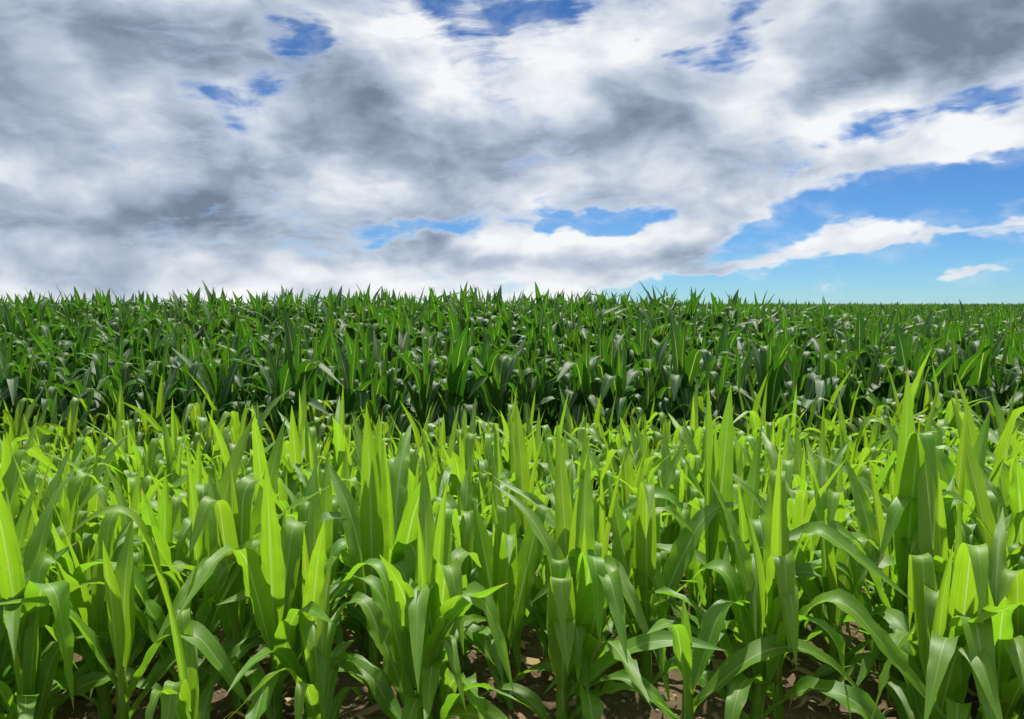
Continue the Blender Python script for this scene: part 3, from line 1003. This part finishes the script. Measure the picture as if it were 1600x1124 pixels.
# ------------------------------------------------------------------ stones in the soil
def build_pebbles():
    ph = (1 + 5 ** 0.5) / 2
    iv = np.array([(-1, ph, 0), (1, ph, 0), (-1, -ph, 0), (1, -ph, 0), (0, -1, ph), (0, 1, ph), (0, -1, -ph), (0, 1, -ph), (ph, 0, -1), (ph, 0, 1), (-ph, 0, -1), (-ph, 0, 1)]) / 1.9
    fc = np.array([(0, 11, 5), (0, 5, 1), (0, 1, 7), (0, 7, 10), (0, 10, 11), (1, 5, 9), (5, 11, 4), (11, 10, 2), (10, 7, 6), (7, 1, 8),
                   (3, 9, 4), (3, 4, 2), (3, 2, 6), (3, 6, 8), (3, 8, 9), (4, 9, 5), (2, 4, 11), (6, 2, 10), (8, 6, 7), (9, 8, 1)])
    VV, FF, A = [], [], []
    n = 9000
    for k in range(n):
        y = 1.5 + 4.0 * rng.random() ** 1.3
        x = rng.uniform(-1, 1) * (0.7 * y + 0.3)
        s = 0.0035 + 0.012 * rng.random() ** 5
        v = iv * (1 + rng.uniform(-0.28, 0.28, (12, 1))) * np.array([1, rng.uniform(0.7, 1.1), rng.uniform(0.5, 0.8)]) * s
        a = rng.uniform(0, 6.28)
        c, sn = math.cos(a), math.sin(a)
        v = v @ np.array([(c, sn, 0), (-sn, c, 0), (0, 0, 1)])
        p = Vector((x, y, 0))
        z = float(ground(x, y)) + 0.013 * mnoise.fractal(p * 9.0, 0.9, 2.1, 5) + 0.010 * mnoise.noise(p * 2.0)
        VV.append(v + np.array([x, y, z + s * 0.15]))
        FF.append(fc + 12 * k)
        A.append(np.full(12, rng.random()))
    me = mesh_from('pebbles', np.concatenate(VV), np.concatenate(FF), None, dict(leaf_random=np.concatenate(A)), smooth=True)
    me.materials.append(M_PEB)
    o = bpy.data.objects.new('pebbles', me)
    C.objects.link(o)
    o['kind'] = 'stuff'
    o['label'] = 'small pale stones and clods lying on the brown soil'
    o['category'] = 'pebbles'


build_pebbles()



def build_litter():
    """dry leaf scraps on the soil"""
    m, t, out = new_mat('dry_leaf')
    c = t.ramp(t.attr('leaf_random'), [(0.0, (0.14, 0.085, 0.04)), (0.5, (0.30, 0.21, 0.10)), (0.85, (0.42, 0.32, 0.14)), (1.0, (0.50, 0.34, 0.05))])
    pb = t.node('ShaderNodeBsdfPrincipled')
    t.l.new(c, pb.inputs['Base Color'])
    pb.inputs['Roughness'].default_value = 0.8
    t.l.new(pb.outputs[0], out.inputs[0])
    VV, FF, A = [], [], []
    k = 0
    for j in range(900):
        y = 1.6 + 3.4 * rng.random() ** 1.2
        x = rng.uniform(-1, 1) * (0.7 * y + 0.3)
        L, W = rng.uniform(0.03, 0.17), rng.uniform(0.003, 0.012)
        a, cv = rng.uniform(0, 6.28), rng.uniform(-2.5, 2.5)
        u = np.linspace(0, 1, 7)
        ang = a + cv * u
        cx = np.cumsum(np.cos(ang)) * L / 7
        cy = np.cumsum(np.sin(ang)) * L / 7
        cz = 0.016 + rng.uniform(0, 0.02) * np.sin(u * math.pi) + 0.006 * np.sin(u * 9 + a)
        w = W * np.sin(np.clip(u * 0.9 + 0.08, 0, 1) * math.pi) + 0.0008
        nx, ny = -np.sin(ang), np.cos(ang)
        z0 = float(ground(x, y))
        tl = rng.uniform(-0.8, 0.8)
        v = np.concatenate([np.stack([x + cx + s_ * w * nx, y + cy + s_ * w * ny, z0 + cz + s_ * w * tl], 1) for s_ in (-1, 1)])
        i = np.arange(6)
        VV.append(v)
        FF.append(np.stack([i, i + 1, i + 8, i + 7], 1) + k)
        A.append(np.full(14, rng.random()))
        k += 14
    me = mesh_from('leaf_litter', np.concatenate(VV), np.concatenate(FF), None, dict(leaf_random=np.concatenate(A)))
    me.materials.append(m)
    o = bpy.data.objects.new('leaf_litter', me)
    C.objects.link(o)
    o['kind'] = 'stuff'
    o['label'] = 'dry tan leaf scraps scattered on the soil between stalks'
    o['category'] = 'leaf litter'


build_litter()

# ------------------------------------------------------------------ labels
ORD = ['leftmost', 'second', 'third', 'fourth', 'fifth', 'sixth', 'seventh', 'eighth', 'ninth', 'tenth', 'eleventh', 'twelfth', 'thirteenth',
       'fourteenth', 'fifteenth', 'sixteenth', 'seventeenth', 'eighteenth', 'nineteenth', 'twentieth']
TENS = {20: 'twenty', 30: 'thirty', 40: 'forty', 50: 'fifty', 60: 'sixty'}


def ordinal(i):
    if i < 20:
        return ORD[i]
    n = i + 1
    t_, u_ = n // 10 * 10, n % 10
    return TENS[t_][:-1] + 'ieth' if u_ == 0 else TENS[t_] + '-' + ['', 'first'][1] if u_ == 1 else TENS[t_] + '-' + ORD[u_ - 1]


def from_left(i):
    return 'leftmost' if i == 0 else ordinal(i) + ' from left'


ROWN = ['foremost', 'first full', 'second', 'third', 'fourth', 'fifth', 'sixth', 'seventh', 'eighth', 'ninth']
for kind, cat_group in (('young', 'bright young corn plants of the near field'), ('tall', 'tall dark corn plants at the front of the far field')):
    for ri in sorted({p[1] for p in plants if p[3] == kind}):
        row = sorted((p for p in plants if p[3] == kind and p[1] == ri), key=lambda p: p[2])
        for i, p in enumerate(row):
            if kind == 'young':
                p[0]['label'] = 'bright young corn plant, %s in the %s row of the near field' % (from_left(i), ROWN[ri])
            else:
                p[0]['label'] = 'tall dark green corn plant, %s in the %s row of the far field' % (from_left(i), ['first', 'second'][ri])
            p[0]['group'] = cat_group
for p in plants:
    p[0]['category'] = 'corn plant'
    if p[3] == 'hero':
        p[0]['group'] = 'bright young corn plants of the near field'
print('plants', len(plants), 'field points', len(pts))
